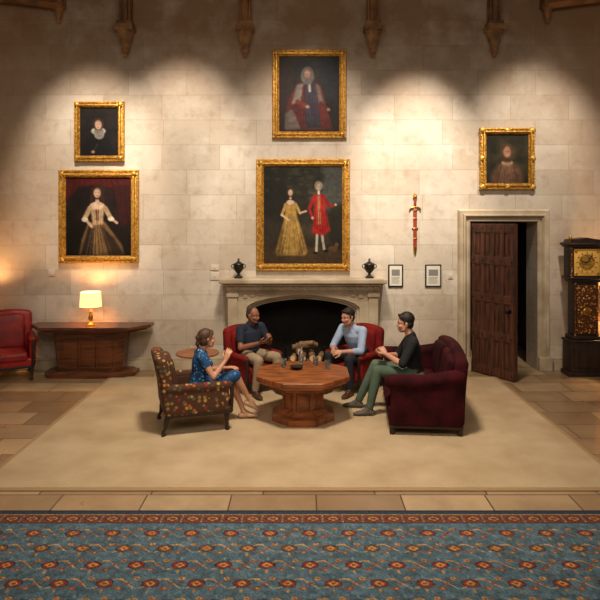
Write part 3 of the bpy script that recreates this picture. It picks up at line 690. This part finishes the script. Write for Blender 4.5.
# ------------------------------------------------------------------ people
class Fig:
    def __init__(s,name,org,yaw,k=1.0):
        s.name=name; s.o=np.array(org,float); c,sn=math.cos(yaw),math.sin(yaw)
        s.R=np.array([[c,-sn,0],[sn,c,0],[0,0,1]]); s.prims=[]; s.extra=[]; s.k=k
    def w(s,p): return s.R@np.asarray(p,float)
    def loft(s,pts,rads,m,side=(0,1,0)):
        P=np.array([s.w(p) for p in pts]); rads=[(r,r) if np.isscalar(r) else r for r in rads]
        s.prims.append(('l',P,np.array(rads,float)*s.k,nrm(s.w(side)),m))
    def ball(s,c,r,m,axes=None):
        A=np.eye(3) if axes is None else np.array(axes,float); A=np.array([s.w(a) for a in A]); s.prims.append(('b',s.w(c),np.array(r,float)*s.k,A,m))
    def dist(s,p,pr):
        if pr[0]=='b':
            q=(p-pr[1])@pr[3].T; return (np.linalg.norm(q/pr[2],axis=1)-1)*pr[2].min()
        _,P,Rd,side,_m=pr; best=np.full(len(p),9.)
        for i in range(len(P)-1):
            d=P[i+1]-P[i]; L=np.linalg.norm(d); t=d/L; q=p-P[i]; h=np.clip(q@t/L,0,1); w=q-h[:,None]*d
            sd=nrm(side-np.dot(side,t)*t); v=np.cross(t,sd)
            ab=Rd[i]*(1-h[:,None])+Rd[i+1]*h[:,None]; mn=ab.min(1)
            k=np.sqrt((w@sd/ab[:,0])**2+(w@v/ab[:,1])**2+(w@t/mn)**2); best=np.minimum(best,(k-1)*mn)
        return best
    def hand(s,wr,d,n,ts,m,curl=.5,ks=1.0):
        d=nrm(d); n=np.asarray(n,float); n=nrm(n-np.dot(n,d)*d); w=np.cross(d,n)*ts; wr=np.asarray(wr,float)
        L=.09*ks
        s.loft([wr-d*.01,wr+d*.03*ks,wr+d*.06*ks,wr+d*L],[(.024,.02),(.034,.018),(.040,.016),(.037,.012)],m,side=w)
        for i,(ln,off) in enumerate(((.068,.030),(.076,.0105),(.070,-.0095),(.054,-.029))):
            p=wr+d*(L-.008)+w*off*ks; dd=nrm(d+w*off*3.2); pts=[p]; a=0; cc=curl*(1+.12*i)
            for sg in (.44,.31,.25):
                a+=cc*.75; pts.append(pts[-1]+(dd*math.cos(a)+n*math.sin(a))*ln*sg*ks)
            s.loft(pts,[.0098,.0092,.0086,.0074],m,side=w)
        p=wr+d*.028*ks+w*.028*ks; t1=nrm(d*.65+w*.75+n*.3); t2=nrm(d*.95+w*.2+n*.4)
        s.loft([p,p+t1*.036*ks,p+t1*.036*ks+t2*.034*ks,p+t1*.036*ks+t2*.056*ks],[.014,.0118,.0105,.0085],m,side=n)
    def head(s,c,f,skin,lip,hair,style,beard=None):
        c=np.asarray(c,float); f=nrm(f); up=np.array([0,0,1.]); l=nrm(np.cross(up,f)); u=np.cross(f,l); A=[f,l,u]
        P=lambda a,b_,c_:c+(f*a+l*b_+u*c_)*s.k
        s.ball(P(-.012,0,.03),(.093,.074,.085),skin,A); s.ball(P(.022,0,-.03),(.064,.060,.082),skin,A); s.ball(P(.050,0,-.088),(.030,.032,.024),skin,A)
        s.loft([P(-.01,.058,-.03),P(.02,.05,-.075),P(.05,.022,-.09)],[.016,.014,.013],skin); s.loft([P(-.01,-.058,-.03),P(.02,-.05,-.075),P(.05,-.022,-.09)],[.016,.014,.013],skin)
        s.loft([P(.080,0,.012),P(.092,0,-.012),P(.100,0,-.034)],[.008,.009,.011],skin,side=l); s.ball(P(.088,.010,-.038),(.010,.008,.007),skin,A); s.ball(P(.088,-.010,-.038),(.010,.008,.007),skin,A)
        s.loft([P(.066,.045,.02),P(.080,.018,.022),P(.080,-.018,.022),P(.066,-.045,.02)],[.010]*4,skin,side=u)
        for q in (-1,1):
            s.ball(P(.058,q*.036,-.030),(.024,.022,.022),skin,A)
            s.ball(P(-.006,q*.076,-.012),(.018,.009,.032),skin,A); s.ball(P(-.012,q*.082,.004),(.014,.007,.014),skin,A)
            s.ball(P(.0665,q*.030,.008),(.0155,.0165,.0105),skin,A)
            s.extra.append((P(.0675,q*.030,.000),.0122*s.k,eyew)); s.extra.append((P(.0752,q*.030,-.001),.0066*s.k,iris))
            s.loft([P(.079,q*.014,.022),P(.080,q*.03,.027),P(.070,q*.048,.022)],[.0055,.006,.004],hair if style!='bald' else hairD,side=u)
        s.ball(P(.080,0,-.059),(.010,.024,.0055),lip,A); s.ball(P(.079,0,-.068),(.010,.019,.006),lip,A)
        if style in('short','full'):
            e=.002 if style=='short' else .008
            s.ball(P(-.026,0,.048+e),(.098,.080+e*.6,.082+e),hair,A); s.ball(P(-.046,0,-.004),(.064,.078,.075),hair,A)
            s.loft([P(.046,.055,.078),P(.062,.0,.092+e),P(.044,-.056,.078)],[.018,.022,.018],hair,side=u)
            for q in (-1,1): s.loft([P(.010,q*.074,.03),P(.006,q*.073,-.012)],[.011,.008],hair)
        elif style=='bald':
            s.ball(P(-.048,0,-.002),(.062,.0775,.062),hair,A)
            s.ball(P(-.022,0,.034),(.094,.0755,.084),hair,A)
        elif style=='bun':
            s.ball(P(-.026,0,.046),(.100,.083,.088),hair,A); s.ball(P(-.046,0,-.008),(.066,.080,.078),hair,A); s.ball(P(-.115,0,.03),(.036,.036,.036),hair,A); s.loft([P(-.11,0,.0),P(-.13,0,-.05),P(-.115,0,-.1)],[.026,.024,.012],hair)
            s.loft([P(.05,.05,.07),P(.058,.0,.088),P(.05,-.05,.07)],[.018,.02,.018],hair,side=u)
            for q in (-1,1): s.loft([P(.03,q*.066,.05),P(.01,q*.078,.02),P(-.02,q*.078,-.01)],[.014,.012,.012],hair)
        if beard:
            s.loft([P(.0,.064,-.035),P(.026,.055,-.08),P(.058,.02,-.098),P(.058,-.02,-.098),P(.026,-.055,-.08),P(.0,-.064,-.035)],[.014,.016,.018,.018,.016,.014],beard); s.loft([P(.084,.02,-.052),P(.090,0,-.047),P(.084,-.02,-.052)],[.006]*3,beard,side=u)
    def foot(s,an,d,m,up=(0,0,1),planted=True):
        an=np.asarray(an,float); d=nrm(d); u=nrm(np.asarray(up,float)-np.dot(up,d)*d); l=np.cross(u,d)
        P=lambda a,z:an+d*a*s.k+u*z*s.k
        s.loft([P(-.035,-.042),P(.02,-.040),P(.09,-.048),P(.15,-.056),P(.185,-.062)],[(.032,.034),(.036,.038),(.044,.030),(.043,.023),(.028,.017)],m,side=l)
        s.loft([P(0,.01),P(.03,-.02),P(.07,-.035)],[.036,.038,.032],m,side=l)
    def build(s):
        V=[];F=[]
        for pr in s.prims:
            if pr[0]=='l': v,f=loft_geo(pr[1],pr[2],pr[3],18,True)
            else: v,f=ball_geo(pr[1],pr[2],pr[3],20,14)
            o=len(V); V+=v; F+=[tuple(i+o for i in q) for q in f]
        me=bpy.data.meshes.new('tmp'); me.from_pydata(V,[],F); bm=bmesh.new(); bm.from_mesh(me); bmesh.ops.recalc_face_normals(bm,faces=bm.faces); bm.to_mesh(me); bm.free()
        ob=bpy.data.objects.new('tmp',me); C.collection.objects.link(ob)
        r=ob.modifiers.new('r','REMESH'); r.mode='VOXEL'; r.voxel_size=.0058
        sm=ob.modifiers.new('s','SMOOTH'); sm.factor=.5; sm.iterations=4
        dg=C.evaluated_depsgraph_get(); nm=bpy.data.meshes.new_from_object(ob.evaluated_get(dg))
        bpy.data.objects.remove(ob)
        n=len(nm.polygons); ce=np.zeros(n*3,np.float32); nm.polygons.foreach_get('center',ce); ce=ce.reshape(-1,3).astype(float)
        D=np.stack([s.dist(ce,pr) for pr in s.prims]); ix=D.argmin(0)
        mats=[];pm=[]
        for pr in s.prims:
            if pr[-1] not in mats: mats.append(pr[-1])
            pm.append(mats.index(pr[-1]))
        mi=np.array(pm)[ix]
        nm.materials.clear()
        for m in mats: nm.materials.append(m)
        nm.polygons.foreach_set('material_index',mi.astype(np.int32)); nm.polygons.foreach_set('use_smooth',[True]*n); nm.update(); nm.name=s.name
        body=bpy.data.objects.new(s.name,nm); C.collection.objects.link(body); body.location=s.o
        b=MB()
        for c,r,m in s.extra: b.ball(tuple(s.w(c)),r,m,12,8)
        e=b.build('eyes'); e.parent=body
        return body

def person(name,org,yaw,J,skin,lip,hair,style,top,bottom,shoem,sleeve=.55,beard=None,k=1,fem=False,curl=(.5,.5),belly=0):
    g=Fig(name,org,math.radians(yaw),k); A=lambda q:np.array(J[q],float)
    pel,neck,hd=A('pelvis'),A('neck'),A('head'); ax=neck-pel; up=nrm(ax)
    side=nrm(A('shL')-A('shR'))
    fw=nrm(np.cross(side,up))
    at=lambda t,df=0:pel+ax*t+fw*df
    sw=.90 if fem else 1
    g.loft([at(-.02),at(.18,.005),at(.34,.008+belly*.5),at(.55,.01+belly*.3),at(.74,.004),at(.88,-.005),at(.97,-.01)],
           [(.150*sw,.105),(.148*sw*.96,.108+belly),(.142*sw*(.92 if fem else 1),.105+belly*.8),(.158*sw,.112),(.168*sw,.108),(.140*sw,.085),(.075,.065)],top,side=side)
    if fem:
        for q in (-1,1): g.ball(at(.66,.085)+side*q*.065,(.055,.055,.05),top)
    # soft cloth folds across the waist
    for t,r_ in ((.20,.012),(.31,.010),(.42,.008)):
        g.loft([at(t-.02,.09+belly)-side*.09,at(t+.01,.108+belly*1.3),at(t-.015,.09+belly)+side*.09],[r_,r_*1.2,r_],top)
    for q,sh,el in ((1,'shL','elL'),(-1,'shR','elR')):
        S,E=A(sh),A(el); g.loft([at(.86,-.005)+side*q*.05,S+ (0,0,.004)],[.068,.060],top,side=fw)
    g.loft([neck-up*.03,neck*.5+hd*.5+fw*-.005,hd+np.array([-.02,0,-.05])],[.056*sw,.052*sw,.052*sw],skin)
    if not fem:
        g.loft([neck-up*.03,neck-up*.004-fw*.006],[(.072,.068),(.066,.062)],top,side=side)
        g.loft([neck-up*.045+fw*.058,neck-up*.012+fw*.056],[(.018,.014),(.030,.014)],skin,side=side)
        for q in (-1,1): g.loft([neck+up*.020-fw*.035+side*q*.045,neck+up*.012+fw*.02+side*q*.058,neck-up*.012+fw*.055+side*q*.036,neck-up*.045+fw*.080+side*q*.030],[.012,.012,.012,.009],top)
        for t in (.80,.62,.44): g.ball(at(t,.112 if t<.7 else .104),(.006,.006,.006),top)
    else:
        g.ball(neck-up*.02+fw*.045,(.03,.045,.035),skin,[fw,side,up])
    g.head(hd,J['look'],skin,lip,hair,style,beard)
    g.loft([pel-up*.02+side*-.06,pel-up*.02+side*.06],[(.105,.112)]*2,bottom,side=up)
    if not fem: g.loft([at(.06),at(.09)],[(.156,.113+belly*.6)]*2,belt,side=side)
    for q,x in ((1,'L'),(-1,'R')):
        S,E,Wr=A('sh'+x),A('el'+x),A('wr'+x)
        g.loft([S,S*.5+E*.5,E],[.050*sw,.045*sw,.038*sw],skin)
        g.loft([E,E*.65+Wr*.35,Wr],[.038*sw,.038*sw,.0245*sw],skin)
        if sleeve<=1: m=S*(1-sleeve)+E*sleeve; g.loft([S,S*.5+m*.5,m],[.064*sw,.062*sw,.056*sw],top)
        else:
            g.loft([S,S*.4+E*.6,E],[.064*sw,.056,.05],top)
            m=E*(2-sleeve)+Wr*(sleeve-1); g.loft([E,m],[.050,.043],top)
            if sleeve<1.8: g.loft([m*.98+E*.02,m],[.048,.048],top)
        hdv,hn=J['hd'+x],J['hn'+x]; g.hand(Wr,hdv,hn,J.get('ts'+x,q),skin,curl[0 if q>0 else 1])
    for q,x in ((1,'L'),(-1,'R')):
        H,K,An=A('hip'+x),A('kn'+x),A('an'+x); hem=K*.06+An*.94
        if not fem:
            g.loft([H,H*.5+K*.5,K],[.092,.082,.066],bottom); g.loft([K,K*.62+An*.38,hem],[.066,.061,.048],bottom); g.loft([K*.2+An*.8,An],[.034,.036],J.get('sock',skin))
        else:
            g.loft([H,H*.5+K*.5,K*.97+H*.03],[.095,.086,.072],bottom); g.loft([H*.5+K*.5,K],[.062,.056],skin); calf=K*.68+An*.32
            g.loft([K,calf-nrm(A('toe'+x))*.012,K*.3+An*.7,An],[.052,.050,.034,.031],skin)
        g.foot(An,J['toe'+x],shoem,up=J.get('fu'+x,(0,0,1)))
    if fem:
        g.loft([A('hipL')*.5+A('hipR')*.5,A('knL')*.45+A('knR')*.45+A('hipL')*.05+A('hipR')*.05],[(.13,.085),(.11,.07)],bottom)
    return g.build()

person('seated_man',(-.72,-1.13,RZ),-50,dict(pelvis=(-.06,0,.48),neck=(-.03,0,.905),head=(.03,0,1.04),look=(1,.25,-.05),
  shL=(-.03,.175,.86),elL=(.06,.25,.62),wrL=(.27,.12,.74),hdL=(.6,-.5,.6),hnL=(.0,-1,-.2),tsL=1,
  shR=(-.03,-.175,.86),elR=(.08,-.25,.62),wrR=(.28,-.08,.70),hdR=(.7,.5,.2),hnR=(0,.6,.8),tsR=1,
  hipL=(-.02,.09,.47),knL=(.40,.13,.50),anL=(.44,.14,.085),toeL=(1,.15,0),hipR=(-.02,-.09,.47),knR=(.40,-.17,.49),anR=(.36,-.2,.085),toeR=(1,-.2,0)),
  skinA,lipA,hairG,'bald',navy,beige,shoeb,sleeve=.62,beard=hairG,belly=.025,curl=(.6,.4))
person('seated_man',(.78,-1.10,RZ),226,dict(pelvis=(-.04,0,.48),neck=(.15,0,.90),head=(.23,0,1.035),look=(1,-.15,-.12),
  shL=(.12,.18,.85),elL=(.25,.25,.60),wrL=(.46,.09,.60),hdL=(.8,-.6,-.05),hnL=(-.3,-.7,-.6),tsL=1,
  shR=(.12,-.18,.85),elR=(.25,-.25,.60),wrR=(.46,-.07,.61),hdR=(.8,.6,.05),hnR=(-.3,.7,-.6),tsR=1,
  hipL=(0,.09,.47),knL=(.41,.17,.50),anL=(.38,.17,.085),toeL=(1,.15,0),hipR=(0,-.09,.47),knR=(.41,-.16,.50),anR=(.46,-.15,.085),toeR=(1,-.1,0),sock=dnavy),
  skinB,lipB,hairD,'short',sky,dnavy,shoeb,sleeve=1.3,curl=(.7,.7))
person('seated_man',(1.38,-2.22,RZ),174,dict(pelvis=(0,0,.50),neck=(.06,0,.965),head=(.125,0,1.11),look=(1,.05,-.03),
  shL=(.04,.19,.91),elL=(.17,.26,.66),wrL=(.36,.08,.74),hdL=(.5,-.5,.65),hnL=(.2,-1,-.3),tsL=1,
  shR=(.04,-.19,.91),elR=(.20,-.23,.66),wrR=(.38,-.05,.70),hdR=(.7,.6,.2),hnR=(0,.5,.8),tsR=1,
  hipL=(.04,.09,.49),knL=(.46,.13,.55),anL=(.56,.13,.085),toeL=(1,.1,0),hipR=(.04,-.09,.49),knR=(.48,-.13,.56),anR=(.70,-.16,.085),toeR=(1,-.1,0)),
  skinB,lipB,hairD,'full',blk,green,shoe,sleeve=.95,curl=(.5,.5),beard=None)
person('seated_woman',(-1.20,-2.62,RZ),18,dict(pelvis=(-.02,0,.47),neck=(.02,0,.855),head=(.085,0,.995),look=(1,.2,.02),
  shL=(.01,.155,.80),elL=(.12,.21,.58),wrL=(.32,.08,.62),hdL=(.9,-.4,.1),hnL=(0,.1,-1),tsL=1,
  shR=(.01,-.155,.80),elR=(.12,-.23,.60),wrR=(.27,-.15,.76),hdR=(.4,.15,.9),hnR=(.5,.8,-.1),tsR=1,
  hipL=(.0,.08,.45),knL=(.40,.10,.46),anL=(.53,.06,.085),toeL=(1,-.1,0),hipR=(.0,-.08,.46),knR=(.42,-.04,.55),anR=(.60,.02,.22),toeR=(.9,.1,-.45),fuR=(.45,0,.9)),
  skinW,lipB,hairB,'bun',dress,dress,sandal,sleeve=.35,fem=True,k=.95,curl=(.35,.3))

# ------------------------------------------------------------------ lights
def spot(loc,tgt,e,size,blend=.9,col=(1,.88,.74),rad=.08):
    l=bpy.data.lights.new('ceiling_or_fill_spot','SPOT'); l.energy=e; l.spot_size=math.radians(size); l.spot_blend=blend; l.color=col; l.shadow_soft_size=rad
    o=bpy.data.objects.new('ceiling_or_fill_spot',l); C.collection.objects.link(o); o.location=loc
    o.rotation_euler=(Vector(tgt)-Vector(loc)).to_track_quat('-Z','Y').to_euler()
def area(loc,tgt,e,sx,sy,col=(1,.86,.70)):
    l=bpy.data.lights.new('added_fill_light','AREA'); l.energy=e; l.shape='RECTANGLE'; l.size=sx; l.size_y=sy; l.color=col
    o=bpy.data.objects.new('added_fill_light',l); C.collection.objects.link(o); o.location=loc
    o.rotation_euler=(Vector(tgt)-Vector(loc)).to_track_quat('-Z','Y').to_euler()
spot((-3.0,-2.9,6.9),(-3.4,0,3.2),1500,36)
spot((-1.6,-2.9,6.9),(-2.0,0,3.4),1500,36)
spot((0,-3.4,7.0),(0.05,0,3.1),1150,42)
spot((1.8,-2.9,6.9),(1.8,0,3.2),2700,33,1)
spot((3.4,-2.9,6.9),(3.7,0,3.2),1300,38)
spot((0,-4.6,7.3),(0,-2.3,0),1900,74,1,(1,.86,.68),.5)  # added fill spot to brighten the floor and seating
area((0,-8.5,5.0),(0,-1,.6),150,6,2,(1,.88,.74))  # added soft fill above the camera end; no real fitting there
w=bpy.data.worlds.new('World'); C.scene.world=w; w.use_nodes=True; w.node_tree.nodes['Background'].inputs[0].default_value=(1,.74,.50,1); w.node_tree.nodes['Background'].inputs[1].default_value=.15

cam=bpy.data.cameras.new('Camera'); co=bpy.data.objects.new('Camera',cam); C.collection.objects.link(co)
co.location=(0,-9.6,2.4); co.rotation_euler=(math.radians(90),0,0); cam.lens=36; cam.sensor_width=36
cam.shift_x=-.005; cam.shift_y=-80/600
C.scene.camera=co
